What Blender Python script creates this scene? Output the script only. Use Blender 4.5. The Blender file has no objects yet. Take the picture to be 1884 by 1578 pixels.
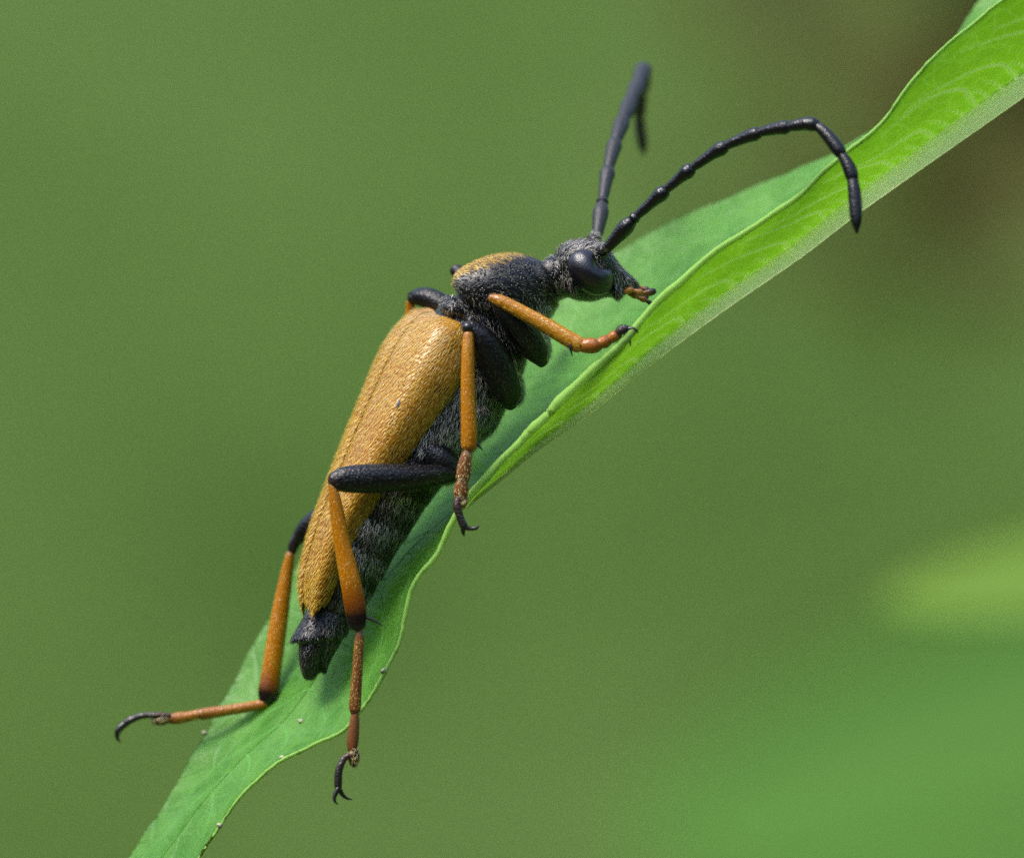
import bpy, math, random
import numpy as np
from mathutils import Vector

# ---------------------------------------------------------------- frame, camera, light
U = 0.001                      # the scene is measured in millimetres, built in metres
S = 0.018                      # millimetres per photo pixel in the plane of the beetle
D = 350.0                      # camera to that plane
Z0 = 620.0                     # height of the picture centre above the ground
SUN_EL, SUN_AZ = 60.0, 240.0   # azimuth clockwise from +Y (away from camera); 240 = behind the camera, to its left

sc = bpy.context.scene
col = sc.collection
rng = np.random.default_rng(7)
random.seed(7)

cd = bpy.data.cameras.new('camera')
cam = bpy.data.objects.new('camera', cd)
col.objects.link(cam)
cam.location = (0, -D * U, Z0 * U)
cam.rotation_euler = (math.pi / 2, 0, 0)
cd.sensor_fit = 'HORIZONTAL'
cd.sensor_width = 36.0
cd.lens = 36.0 * D / (1884 * S)
cd.clip_start = 0.01
cd.clip_end = 500
cd.dof.use_dof = True
cd.dof.focus_distance = (D + 0.7) * U
cd.dof.aperture_fstop = cd.lens / 9.0      # a 9 mm wide pupil
sc.camera = cam

w = bpy.data.worlds.new('World')
sc.world = w
w.use_nodes = True
nt = w.node_tree
sky = nt.nodes.new('ShaderNodeTexSky')
sky.sky_type = 'NISHITA'
sky.sun_disc = False
sky.sun_elevation = math.radians(SUN_EL)
sky.sun_rotation = math.radians(SUN_AZ)
sky.air_density = 1.0
sky.dust_density = 2.0
sky.ozone_density = 1.0
bg = nt.nodes['Background']
bg.inputs['Strength'].default_value = 0.15
nt.links.new(sky.outputs['Color'], bg.inputs['Color'])

sd = bpy.data.lights.new('sun', 'SUN')
sd.energy = 1.5
sd.angle = math.radians(26)
sd.color = (1.0, 0.95, 0.87)
sun = bpy.data.objects.new('sun', sd)
col.objects.link(sun)
el, az = math.radians(SUN_EL), math.radians(SUN_AZ)
to_sun = Vector((math.sin(az) * math.cos(el), math.cos(az) * math.cos(el), math.sin(el)))
sun.rotation_euler = to_sun.to_track_quat('Z', 'Y').to_euler()
sun.location = (-1, -1, 3)

sc.view_settings.view_transform = 'Standard'
sc.view_settings.look = 'None'
sc.view_settings.exposure = 1.25
sc.view_settings.gamma = 1.0
sc.render.engine = 'CYCLES'
sc.cycles.use_denoising = False      # the fine grain stays, as in the photograph
sc.cycles.use_adaptive_sampling = False
try:
    sc.cycles.denoiser = 'OPENIMAGEDENOISE'
    sc.cycles.denoising_input_passes = 'RGB_ALBEDO_NORMAL'
except Exception:
    pass
sc.cycles.max_bounces = 10
sc.cycles.diffuse_bounces = 5
sc.cycles.transmission_bounces = 8
sc.cycles.caustics_reflective = False
sc.cycles.caustics_refractive = False
sc.cycles.sample_clamp_indirect = 2.5


# ---------------------------------------------------------------- helpers
def P(px, py, y):
    """photo pixel + depth behind the beetle plane (mm) -> point in mm"""
    k = (D + y) / D
    return np.array([(px - 942.0) * S * k, y, Z0 + (789.0 - py) * S * k])


def PA(a):
    a = np.asarray(a, float)
    k = (D + a[:, 2]) / D
    return np.stack([(a[:, 0] - 942) * S * k, a[:, 2], Z0 + (789 - a[:, 1]) * S * k], 1)


def pix(v):
    """inverse of P for arrays of points (mm)"""
    k = D / (D + v[:, 1])
    return np.stack([v[:, 0] * k / S + 942, 789 - (v[:, 2] - Z0) * k / S], 1)


def cr(pts, n, closed=False):
    """Catmull-Rom resampling of rows to n samples"""
    p = np.asarray(pts, float)
    m = len(p)
    if m == 2:
        t = np.linspace(0, 1, n)[:, None]
        return p[0] * (1 - t) + p[1] * t
    e = np.vstack([2 * p[0] - p[1], p, 2 * p[-1] - p[-2]])
    t = np.linspace(0, m - 1 - 1e-9, n)
    i = t.astype(int)
    f = (t - i)[:, None]
    a, b, c, d = e[i], e[i + 1], e[i + 2], e[i + 3]
    return 0.5 * (2 * b + (c - a) * f + (2 * a - 5 * b + 4 * c - d) * f ** 2 + (3 * b - a - 3 * c + d) * f ** 3)


ORIGIN = np.zeros(3)


def mk(name, verts, faces, mat, parent=None, smooth=True, attrs=None, matidx=None, uv=None):
    me = bpy.data.meshes.new(name)
    v = (np.asarray(verts, float) - (ORIGIN if parent is not None else 0)) * U
    me.from_pydata(v.tolist(), [], [list(map(int, f)) for f in faces] if not isinstance(faces, np.ndarray) else faces.tolist())
    for m in (mat if isinstance(mat, (list, tuple)) else [mat]):
        me.materials.append(m)
    if smooth:
        me.polygons.foreach_set('use_smooth', np.ones(len(me.polygons), bool))
    if matidx is not None:
        me.polygons.foreach_set('material_index', np.asarray(matidx, np.int32))
    for k, a in (attrs or {}).items():
        a = np.asarray(a, np.float32)
        if a.ndim == 1:
            me.attributes.new(k, 'FLOAT', 'POINT').data.foreach_set('value', a)
        else:
            me.attributes.new(k, 'FLOAT_VECTOR', 'POINT').data.foreach_set('vector', a.ravel())
    me.update()
    o = bpy.data.objects.new(name, me)
    col.objects.link(o)
    if parent is not None:
        o.parent = parent
    return o


def empty(name, loc=None, parent=None):
    o = bpy.data.objects.new(name, None)
    o.empty_display_size = 0.002
    col.objects.link(o)
    if parent is not None:
        o.parent = parent
    if loc is not None:
        o.location = np.asarray(loc) * U
    return o


def tag(o, label, cat, group=None, kind=None):
    o['label'] = label
    if cat:
        o['category'] = cat
    if group:
        o['group'] = group
    if kind:
        o['kind'] = kind
    return o


def loft(rings, cap=True, closed=True):
    """rings: list of (n,3); returns verts, faces, along"""
    r = np.asarray(rings)
    m, n = r.shape[:2]
    v = r.reshape(-1, 3)
    f = []
    last = n if closed else n - 1
    for i in range(m - 1):
        for j in range(last):
            k = (j + 1) % n
            f.append((i * n + j, i * n + k, (i + 1) * n + k, (i + 1) * n + j))
    al = np.repeat(np.linspace(0, 1, m), n)
    if cap and closed:
        c0, c1 = len(v), len(v) + 1
        v = np.vstack([v, r[0].mean(0), r[-1].mean(0)])
        al = np.append(al, [0, 1])
        for j in range(n):
            k = (j + 1) % n
            f.append((c0, k, j))
            f.append((c1, (m - 1) * n + j, (m - 1) * n + k))
    return v, f, al


def tube(pts, n=14, m=24, rounded=True, exact=False):
    """pts rows: px, py, y, r_in_plane_px, r_depth_px"""
    q = np.array([tuple(r_) if len(r_) == 5 else (*r_, r_[3]) for r_ in pts], float)
    q = cr(q, m)
    c = PA(q[:, :3])
    ra, rb = np.maximum(q[:, 3], .3) * S, np.maximum(q[:, 4], .3) * S
    if rounded:
        # hemispherical ends
        t0 = c[0] - c[1]; t0 = t0 / np.linalg.norm(t0)
        t1 = c[-1] - c[-2]; t1 = t1 / np.linalg.norm(t1)
        A, B = [], []
        for a in (80, 55, 28):
            s, k = math.sin(math.radians(a)), math.cos(math.radians(a))
            A.append((c[0] + t0 * ra[0] * .8 * s, ra[0] * k, rb[0] * k))
        for a in (28, 55, 80):
            s, k = math.sin(math.radians(a)), math.cos(math.radians(a))
            B.append((c[-1] + t1 * ra[-1] * .8 * s, ra[-1] * k, rb[-1] * k))
        c = np.vstack([[x[0] for x in A], c, [x[0] for x in B]])
        ra = np.concatenate([[x[1] for x in A], ra, [x[1] for x in B]])
        rb = np.concatenate([[x[2] for x in A], rb, [x[2] for x in B]])
    tg = np.gradient(c, axis=0)
    tg /= np.linalg.norm(tg, axis=1)[:, None] + 1e-12
    Y = np.array([0, 1.0, 0])
    e1 = np.cross(tg, Y)
    ln = np.linalg.norm(e1, axis=1)[:, None]
    e1 = e1 / (ln + 1e-9)
    for i in range(1, len(e1)):
        if np.dot(e1[i], e1[i - 1]) < 0:
            e1[i] *= -1
    e2 = np.cross(tg, e1)
    a = np.linspace(0, 2 * math.pi, n, endpoint=False)
    rings = c[:, None, :] + e1[:, None, :] * (ra[:, None] * np.cos(a))[:, :, None] + e2[:, None, :] * (rb[:, None] * np.sin(a))[:, :, None]
    return loft(rings)


def part(name, pts, mat, parent, n=14, m=24):
    v, f, al = tube(pts, n, m)
    o = mk(name, v, f, mat, parent, attrs={'along': al})
    return o, v, f


def tris(f):
    out = []
    for q in f:
        for k in range(1, len(q) - 1):
            out.append((q[0], q[k], q[k + 1]))
    return np.array(out)


def hair(name, v, f, count, length, width, flow, lift, mat, parent, dens=None, curl=.5, jit=.25, flip=False, rootd=.0, roots=None):
    """ribbons of hair over a surface. flow(points)->direction, dens(points, normals)->0..1"""
    if roots is not None:
        pt, nr = roots
    else:
        v = np.asarray(v, float)
        T = f if isinstance(f, np.ndarray) and f.shape[1] == 3 else tris(f)
        a, b, c = v[T[:, 0]], v[T[:, 1]], v[T[:, 2]]
        nn = np.cross(b - a, c - a)
        ar = np.linalg.norm(nn, axis=1)
        ok = ar > 1e-12
        p = np.where(ok, ar, 0)
        idx = rng.choice(len(T), size=count, p=p / p.sum())
        r1, r2 = np.sqrt(rng.random(count)), rng.random(count)
        pt = a[idx] * (1 - r1)[:, None] + b[idx] * (r1 * (1 - r2))[:, None] + c[idx] * (r1 * r2)[:, None]
        nr = nn[idx] / (ar[idx][:, None] + 1e-12) * (-1 if flip else 1)
        if dens is not None:
            keep = rng.random(count) < dens(pt, nr)
            pt, nr = pt[keep], nr[keep]
    n = len(pt)
    fl = flow(pt) + rng.normal(0, jit, (n, 3))
    fl = fl - nr * (fl * nr).sum(1)[:, None]
    fl /= np.linalg.norm(fl, axis=1)[:, None] + 1e-9
    lf = lift * rng.uniform(.5, 1.5, n)[:, None]
    L = (length * rng.uniform(.6, 1.25, n))[:, None]
    side = np.cross(fl, nr)
    d0 = fl + nr * lf
    d0 /= np.linalg.norm(d0, axis=1)[:, None]
    d1 = fl + nr * lf * (1 - curl * 1.6)
    d1 /= np.linalg.norm(d1, axis=1)[:, None]
    W = width * .5
    base = pt + nr * rootd
    mid = base + d0 * L * .5
    tip = mid + d1 * L * .5
    V = np.stack([base - side * W, base + side * W, mid + side * W * .8, mid - side * W * .8, tip], 1).reshape(-1, 3)
    i = np.arange(n)[:, None] * 5
    F = [list(x) for x in np.hstack([i, i + 1, i + 2, i + 3])] + [list(x) for x in np.hstack([i + 3, i + 2, i + 4])]
    rnd = np.repeat(rng.random(n), 5)
    o = mk(name, V, F, mat, parent, smooth=False, attrs={'rnd': rnd})
    o['kind'] = 'stuff'
    return o


# ---------------------------------------------------------------- materials
def mat(name):
    m = bpy.data.materials.new(name)
    m.use_nodes = True
    t = m.node_tree
    b = t.nodes['Principled BSDF']
    return m, t, b


def N(t, kind, **kw):
    n = t.nodes.new(kind)
    for k, v in kw.items():
        if k in n.inputs.keys():
            n.inputs[k].default_value = v
        else:
            setattr(n, k, v)
    return n


def coords(t, scale=1.0, stretch=(1, 1, 1)):
    tc = N(t, 'ShaderNodeTexCoord')
    mp = N(t, 'ShaderNodeMapping')
    mp.inputs['Scale'].default_value = tuple(scale / U * s for s in stretch)
    t.links.new(tc.outputs['Object'], mp.inputs['Vector'])
    return mp.outputs['Vector']


def ramp(t, fac, stops, interp='LINEAR'):
    r = N(t, 'ShaderNodeValToRGB')
    r.color_ramp.interpolation = interp
    e = r.color_ramp.elements
    while len(e) < len(stops):
        e.new(0.5)
    for el_, (p_, c_) in zip(e, stops):
        el_.position = p_
        el_.color = (*c_, 1) if len(c_) == 3 else c_
    t.links.new(fac, r.inputs['Fac'])
    return r.outputs['Color']


def mixc(t, fac, a, b, mode='MIX'):
    m = N(t, 'ShaderNodeMix', data_type='RGBA', blend_type=mode)
    for sock, val in ((m.inputs[0], fac), (m.inputs[6], a), (m.inputs[7], b)):
        if hasattr(val, 'is_output'):
            t.links.new(val, sock)
        elif isinstance(val, (tuple, list)):
            sock.default_value = (*val, 1) if len(val) == 3 else val
        else:
            sock.default_value = val
    return m.outputs[2]


def bump(t, b, h, dist, strength=1.0, prev=None):
    n = N(t, 'ShaderNodeBump')
    n.inputs['Strength'].default_value = strength
    n.inputs['Distance'].default_value = dist * U
    t.links.new(h, n.inputs['Height'])
    if prev is not None:
        t.links.new(prev, n.inputs['Normal'])
    if b is not None:
        t.links.new(n.outputs['Normal'], b.inputs['Normal'])
    return n.outputs['Normal']


def noise(t, vec, scale, detail=3.0, rough=.55):
    n = N(t, 'ShaderNodeTexNoise')
    n.inputs['Scale'].default_value = scale
    n.inputs['Detail'].default_value = detail
    n.inputs['Roughness'].default_value = rough
    t.links.new(vec, n.inputs['Vector'])
    return n.outputs['Fac']


def voro(t, vec, scale, feature='F1', out='Distance'):
    n = N(t, 'ShaderNodeTexVoronoi', feature=feature)
    n.inputs['Scale'].default_value = scale
    t.links.new(vec, n.inputs['Vector'])
    return n.outputs[out]


def attr(t, name, out='Fac'):
    n = N(t, 'ShaderNodeAttribute')
    n.attribute_name = name
    return n.outputs[out]


def set_(b, **kw):
    names = dict(rough='Roughness', spec='Specular IOR Level', metal='Metallic', coat='Coat Weight', coat_rough='Coat Roughness', sub='Subsurface Weight', sheen='Sheen Weight')
    for k, v in kw.items():
        b.inputs[names[k]].default_value = v


def horn(name, stops, rough=.35, spec=.5, pit=9.0, depth=.02, mottled=.12, amber=False):
    """insect cuticle coloured along a part ('along' attribute)"""
    m, t, b = mat(name)
    v = coords(t)
    c = ramp(t, attr(t, 'along'), stops)
    c = mixc(t, mottled, c, ramp(t, noise(t, v, 6.0), [(.3, (.35, .3, .3)), (.7, (1, 1, 1))]), 'MULTIPLY')
    t.links.new(c, b.inputs['Base Color'])
    n1 = bump(t, None, voro(t, v, pit), depth)
    bump(t, b, noise(t, v, 30.0), depth * .5, prev=n1)
    set_(b, rough=rough, spec=spec)
    if amber:
        set_(b, sub=.5)
        b.inputs['Subsurface Radius'].default_value = (.00025, .00014, .00003)
    return m


BLK = (.006, .0055, .006)
M = {}
M['elytron'], t, b = mat('ochre_wing_case')
v = coords(t)
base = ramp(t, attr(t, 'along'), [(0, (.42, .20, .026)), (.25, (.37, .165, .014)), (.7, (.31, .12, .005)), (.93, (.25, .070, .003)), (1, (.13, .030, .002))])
base = mixc(t, .3, base, ramp(t, noise(t, v, 1.6, 4), [(.3, (.6, .52, .42)), (.65, (1, 1, 1))]), 'MULTIPLY')
vd = voro(t, v, 7.5)
base = mixc(t, .5, base, ramp(t, vd, [(.05, (.35, .26, .2)), (.32, (1, 1, 1))]), 'MULTIPLY')
# dark sunken blotch near the side margin
blot = attr(t, 'blot')
base = mixc(t, blot, base, (.10, .028, .008))
t.links.new(base, b.inputs['Base Color'])
n1 = bump(t, None, ramp(t, vd, [(.0, (0, 0, 0)), (.4, (1, 1, 1))]), .035)
bump(t, b, noise(t, v, 1.5, 3), .03, prev=n1)
set_(b, rough=.33, spec=.4)

M['body'], t, b = mat('black_cuticle')
v = coords(t)
gold = attr(t, 'gold')
c = mixc(t, .8, BLK, ramp(t, noise(t, v, 5.0), [(.35, (.003, .003, .003)), (.7, (.012, .011, .012))]))
g = ramp(t, noise(t, v, 5.0, 4), [(.3, (.06, .028, .006)), (.7, (.17, .078, .012))])
t.links.new(mixc(t, gold, c, g), b.inputs['Base Color'])
n1 = bump(t, None, ramp(t, voro(t, v, 9.0), [(0, (0, 0, 0)), (.45, (1, 1, 1))]), .05)
bump(t, b, noise(t, v, 22.0), .015, prev=n1)
set_(b, rough=.27, spec=.42)

M['eye'], t, b = mat('eye_black')
v = coords(t)
b.inputs['Base Color'].default_value = (.007, .006, .010, 1)
bump(t, b, voro(t, v, 26.0), .012, .6)
set_(b, rough=.27, spec=.75)

M['femur'] = horn('femur_black', [(0, BLK), (.9, (.007, .006, .007)), (.97, (.02, .011, .008)), (1, (.04, .016, .008))], .27, .42, 11, .02)
ORG = (.46, .175, .020)
M['tibia_fore'] = horn('tibia_orange', [(0, (.06, .02, .005)), (.15, (.30, .095, .008)), (.4, (.50, .215, .012)), (1, (.50, .205, .012))], .22, .5, 9, .006, amber=True)
M['tibia_mid'] = horn('tibia_amber', [(0, (.30, .115, .005)), (.2, (.47, .19, .006)), (.88, (.43, .155, .005)), (1, (.18, .045, .004))], .22, .5, 9, .006, amber=True)
M['tibia_hind'] = horn('tibia_amber_dark_end', [(0, (.16, .05, .004)), (.1, (.39, .15, .005)), (.54, (.47, .175, .004)), (.68, (.22, .062, .003)), (.79, (.016, .009, .006)), (1, (.008, .006, .006))], .22, .5, 9, .006, amber=True)
M['tarsus_red'] = horn('tarsus_russet', [(0, (.42, .15, .014)), (.6, (.33, .10, .010)), (1, (.09, .022, .006))], .28, .5, 12, .012)
M['tarsus_brown'] = horn('tarsus_brown', [(0, (.24, .098, .030)), (.8, (.17, .058, .018)), (1, (.05, .016, .008))], .26, .5, 14, .009)
M['tarsus_dark'] = horn('tarsus_dark', [(0, (.10, .03, .014)), (.5, (.022, .014, .012)), (1, (.012, .011, .013))], .3, .6, 12, .02)
M['claw'] = horn('claw_black', [(0, (.012, .011, .013)), (.8, (.02, .013, .012)), (1, (.14, .04, .015))], .25, .6, 10, .0)
M['antenna'] = horn('antenna_black', [(0, (.010, .008, .008)), (1, (.006, .006, .007))], .25, .5, 13, .012)
M['antenna_grey'] = horn('antenna_grey', [(0, (.022, .021, .023)), (1, (.03, .029, .032))], .5, .5, 14, .012)
M['palp'] = horn('palp_amber', [(0, (.50, .22, .03)), (.6, (.36, .13, .02)), (.85, (.03, .016, .012)), (1, (.02, .014, .012))], .35, .5, 12, .01)


def hairmat(name, a, b_, rough=.27, spec=.7):
    m, t, b = mat(name)
    c = ramp(t, attr(t, 'rnd'), [(0, a), (1, b_)])
    t.links.new(c, b.inputs['Base Color'])
    set_(b, rough=rough, spec=spec)
    return m


M['hair_gold'] = hairmat('hair_gold', (.52, .29, .02), (.84, .58, .085))
M['hair_pale'] = hairmat('hair_pale', (.58, .39, .09), (.84, .68, .28))
M['hair_grey'] = hairmat('hair_grey', (.10, .085, .06), (.48, .43, .34))
M['hair_silver'] = hairmat('hair_silver', (.26, .24, .20), (.74, .70, .62))
M['hair_dark'] = hairmat('hair_dark', (.04, .038, .035), (.16, .15, .14))


def leafmat(name, lo, hi, trans, tfac, rough, spec, net, netcol, netfac, bumpd, veincol, veintr=(.92, 1.0, .62)):
    m, t, b = mat(name)
    v = coords(t)
    uvv = attr(t, 'uvn', 'Vector')
    c = ramp(t, noise(t, v, .55, 5), [(.3, lo), (.72, hi)])
    c = mixc(t, .35, c, ramp(t, noise(t, v, 9.0, 2), [(.3, (.75, .82, .7)), (.7, (1.1, 1.1, 1.05))]), 'MULTIPLY')
    c = mixc(t, .8, c, ramp(t, noise(t, v, 1.5, 6, .7), [(.34, (.62, .74, .5)), (.48, (1, 1, 1)), (.7, (1.12, 1.06, 1.0))]), 'MULTIPLY')
    mp = N(t, 'ShaderNodeMapping')
    t.links.new(uvv, mp.inputs['Vector'])
    warp = N(t, 'ShaderNodeTexNoise', Scale=.9)
    t.links.new(mp.outputs['Vector'], warp.inputs['Vector'])
    add = N(t, 'ShaderNodeVectorMath', operation='MULTIPLY_ADD')
    t.links.new(warp.outputs['Color'], add.inputs[0])
    add.inputs[1].default_value = (.45, .45, 0)
    t.links.new(mp.outputs['Vector'], add.inputs[2])
    e1 = voro(t, add.outputs[0], net, 'DISTANCE_TO_EDGE')
    e2 = voro(t, add.outputs[0], net * 2.6, 'DISTANCE_TO_EDGE')
    l1 = ramp(t, e1, [(0, (1, 1, 1)), (.03, (.8, .8, .8)), (.085, (0, 0, 0))])
    l2 = ramp(t, e2, [(0, (.45, .45, .45)), (.06, (0, 0, 0))])
    ln = mixc(t, 1.0, l1, l2, 'LIGHTEN')
    f = N(t, 'ShaderNodeMath', operation='MULTIPLY')
    t.links.new(ln, f.inputs[0])
    f.inputs[1].default_value = netfac
    c = mixc(t, .5, c, ramp(t, voro(t, add.outputs[0], net, 'F1', 'Color'), [(.1, (.72, .78, .6)), (.9, (1.2, 1.12, 1.1))]), 'MULTIPLY')
    c = mixc(t, f.outputs[0], c, netcol)
    vm = attr(t, 'vein')
    c = mixc(t, vm, c, veincol)
    t.links.new(c, b.inputs['Base Color'])
    set_(b, rough=rough, spec=spec)
    n1 = bump(t, None, noise(t, v, 1.3, 4), bumpd)
    n2 = bump(t, b, ln, bumpd * .35, prev=n1)
    tr = N(t, 'ShaderNodeBsdfTranslucent')
    tcol = mixc(t, f.outputs[0], mixc(t, .6, trans, c, 'MIX'), netcol)
    t.links.new(mixc(t, vm, mixc(t, .6, trans, tcol), veintr), tr.inputs['Color'])
    t.links.new(n2, tr.inputs['Normal'])
    mx = N(t, 'ShaderNodeMixShader')
    mx.inputs[0].default_value = tfac
    t.links.new(b.outputs[0], mx.inputs[1])
    t.links.new(tr.outputs[0], mx.inputs[2])
    t.links.new(mx.outputs[0], t.nodes['Material Output'].inputs['Surface'])
    return m


M['leaf_upper'] = leafmat('leaf_upper', (.10, .30, .045), (.19, .45, .085), (.55, .90, .15), .52, .40, .36, 1.1, (.22, .47, .15), .24, .05, (.19, .44, .13), (.55, .93, .2))
M['leaf_under'] = leafmat('leaf_under', (.20, .40, .045), (.30, .52, .075), (.80, 1.0, .16), .72, .5, .35, 1.9, (.56, .78, .34), .6, .05, (.78, .92, .58), (1.0, 1.0, .86))
def veinmat(name, colr, tc_, tfac, rough=.5, spec=.35):
    m, t, b = mat(name)
    b.inputs['Base Color'].default_value = (*colr, 1)
    set_(b, rough=rough, spec=spec)
    tr = N(t, 'ShaderNodeBsdfTranslucent')
    tr.inputs['Color'].default_value = (*tc_, 1)
    mx = N(t, 'ShaderNodeMixShader')
    mx.inputs[0].default_value = tfac
    t.links.new(b.outputs[0], mx.inputs[1])
    t.links.new(tr.outputs[0], mx.inputs[2])
    t.links.new(mx.outputs[0], t.nodes['Material Output'].inputs['Surface'])
    return m


M['vein'] = veinmat('vein_pale', (.85, .95, .65), (1, 1, .92), .86)
M['vein_upper'] = veinmat('vein_light_green', (.15, .40, .11), (.7, 1, .3), .4, .8, .08)
M['margin'] = veinmat('margin_light_green', (.34, .60, .13), (.75, 1, .3), .4, .6, .2)
M['rim'], t, b = mat('rim_green')
b.inputs['Base Color'].default_value = (.12, .31, .05, 1)
set_(b, rough=.8, spec=.08)
M['midrib'], t, b = mat('midrib_pale')
v = coords(t)
c = ramp(t, noise(t, v, 1.2, 3), [(.3, (.70, .88, .36)), (.7, (.80, .93, .46))])
t.links.new(c, b.inputs['Base Color'])
set_(b, rough=.42, spec=.4)
tr = N(t, 'ShaderNodeBsdfTranslucent')
tr.inputs['Color'].default_value = (.93, 1.0, .55, 1)
mx = N(t, 'ShaderNodeMixShader')
mx.inputs[0].default_value = .5
t.links.new(b.outputs[0], mx.inputs[1])
t.links.new(tr.outputs[0], mx.inputs[2])
t.links.new(mx.outputs[0], t.nodes['Material Output'].inputs['Surface'])
n1 = bump(t, None, noise(t, attr(t, 'fib', 'Vector'), 1.0, 4), .05)
bump(t, b, noise(t, coords(t), 7.0, 4), .015, prev=n1)
M['gland'], t, b = mat('gland_whitish')
b.inputs['Base Color'].default_value = (.46, .44, .30, 1)
set_(b, rough=.4)
M['speck'], t, b = mat('speck_grey')
b.inputs['Base Color'].default_value = (.22, .19, .19, 1)


def foliage(name, stops, tfac=.4):
    m, t, b = mat(name)
    c = ramp(t, attr(t, 'rnd'), stops)
    t.links.new(c, b.inputs['Base Color'])
    set_(b, rough=.6, spec=.12)
    tr = N(t, 'ShaderNodeBsdfTranslucent')
    t.links.new(c, tr.inputs['Color'])
    mx = N(t, 'ShaderNodeMixShader')
    mx.inputs[0].default_value = tfac
    t.links.new(b.outputs[0], mx.inputs[1])
    t.links.new(tr.outputs[0], mx.inputs[2])
    t.links.new(mx.outputs[0], t.nodes['Material Output'].inputs['Surface'])
    return m


M['fol'] = foliage('undergrowth_green', [(0, (.15, .25, .055)), (.5, (.20, .32, .075)), (1, (.27, .37, .11))])
M['thicket'] = foliage('thicket_green', [(0, (.05, .10, .02)), (1, (.10, .16, .04))])
M['fol_dry'] = foliage('dry_brown', [(0, (.05, .043, .008)), (.5, (.08, .072, .012)), (1, (.075, .11, .02))], .2)
M['fol_fresh'] = foliage('fresh_green', [(0, (.075, .205, .026)), (1, (.09, .225, .03))], .35)
M['fol_lime'] = foliage('lime_green', [(0, (.20, .36, .055)), (1, (.25, .41, .065))], .45)
M['stem'], t, b = mat('stem_green')
b.inputs['Base Color'].default_value = (.16, .28, .06, 1)
set_(b, rough=.5)
M['twig'], t, b = mat('twig_brown')
b.inputs['Base Color'].default_value = (.10, .07, .035, 1)
set_(b, rough=.8)
M['ground'], t, b = mat('mossy_ground')
v = coords(t, .001)
c = ramp(t, noise(t, v, 6.0, 8), [(.3, (.05, .04, .02)), (.5, (.06, .085, .025)), (.7, (.10, .15, .04))])
t.links.new(c, b.inputs['Base Color'])
set_(b, rough=.9, spec=.2)

M['bank'], t, b = mat('grassy_bank')
v = coords(t, .001)
c = ramp(t, noise(t, v, 9.0, 2), [(.3, (.044, .090, .014)), (.5, (.068, .122, .022)), (.68, (.098, .156, .038))])
c = mixc(t, .5, c, ramp(t, noise(t, v, 60.0, 3), [(.3, (.7, .75, .6)), (.7, (1.15, 1.1, 1.1))]), 'MULTIPLY')
t.links.new(c, b.inputs['Base Color'])
set_(b, rough=.9, spec=.1)
bump(t, b, noise(t, v, 90.0, 4), 12.0)

# ---------------------------------------------------------------- the setting
gx = np.linspace(-1, 1, 81)
gx = np.sign(gx) * np.abs(gx) ** 3 * 60000
gv = np.array([(x, y, 18 * math.sin(x * .004) * math.cos(y * .005 + 1)) for y in gx for x in gx])
gf = [(i * 81 + j, i * 81 + j + 1, (i + 1) * 81 + j + 1, (i + 1) * 81 + j) for i in range(80) for j in range(80)]
g = mk('ground', gv, gf, M['ground'])
g['kind'] = 'structure'
g['label'] = 'mossy ground below the plants'


by = np.linspace(0, 1, 60)
bx = np.linspace(-6000, 6000, 121)
bvv = np.array([(x, 1450 + 2600 * u + 60 * math.sin(x * .0035 + u * 2), -20 + 2300 * u ** 1.1 + 10 * math.sin(x * .006 + 2) * math.sin(u * 9)) for u in by for x in bx])
bff = [(i * 121 + j, i * 121 + j + 1, (i + 1) * 121 + j + 1, (i + 1) * 121 + j) for i in range(59) for j in range(120)]
bk = mk('hill', bvv, bff, M['bank'])
bk['kind'] = 'structure'
bk['label'] = 'olive green grassy bank far behind the beetle'


def leaf_cloud(name, count, box, size, mat_, label, face=(0, -.5, .6), spread_=.6, cat='undergrowth', centres=None):
    """many small bent leaves filling a box (mm); each leaf is six points, two halves folded on a midrib"""
    lo, hi = np.array(box[0], float), np.array(box[1], float)
    c = lo + rng.random((count, 3)) * (hi - lo)
    if centres is not None:
        c = centres
        face = -c * (1, 1, 0) / 4000 + np.array((0, 0, .6))
    nr = np.array(face) + rng.normal(0, spread_, (count, 3))
    nr /= np.linalg.norm(nr, axis=1)[:, None]
    ax = rng.normal(0, 1, (count, 3))
    ax -= nr * (ax * nr).sum(1)[:, None]
    ax /= np.linalg.norm(ax, axis=1)[:, None]
    sd_ = np.cross(nr, ax)
    L = (rng.uniform(size[0], size[1], count))[:, None]
    W = L * .27
    a = c - ax * L * .5
    b = c + ax * L * .5 - nr * L * .08
    m1, m2 = c - ax * L * .12 + nr * L * .05, c + ax * L * .2 + nr * L * .03
    V = np.stack([a, m1 + sd_ * W - nr * L * .06, m2 + sd_ * W * .8 - nr * L * .06, b,
                  m2 - sd_ * W * .8 - nr * L * .06, m1 - sd_ * W - nr * L * .06, m1, m2], 1).reshape(-1, 3)
    i = np.arange(count)[:, None] * 8
    F = []
    for q in ((0, 6, 1), (1, 6, 7, 2), (2, 7, 3), (0, 5, 6), (5, 4, 7, 6), (4, 3, 7)):
        F += np.hstack([i + k for k in q]).tolist()
    o = mk(name, V, F, mat_, smooth=False, attrs={'rnd': np.repeat(rng.random(count), 8)})
    tag(o, label, cat, kind='stuff')
    return o


leaf_cloud('undergrowth', 3000, ((-1300, 1000, 5), (1300, 1700, 420)), (20, 46), M['fol'],
           'soft olive green undergrowth far behind the beetle', face=(-.5, -.55, .62), spread_=.38)

dry = leaf_cloud('dry_undergrowth', 1000, ((26, 700, 638), (320, 1300, 900)), (16, 32), M['fol_dry'],
           'brownish withered undergrowth, a dark soft patch behind the leaf')


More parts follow.
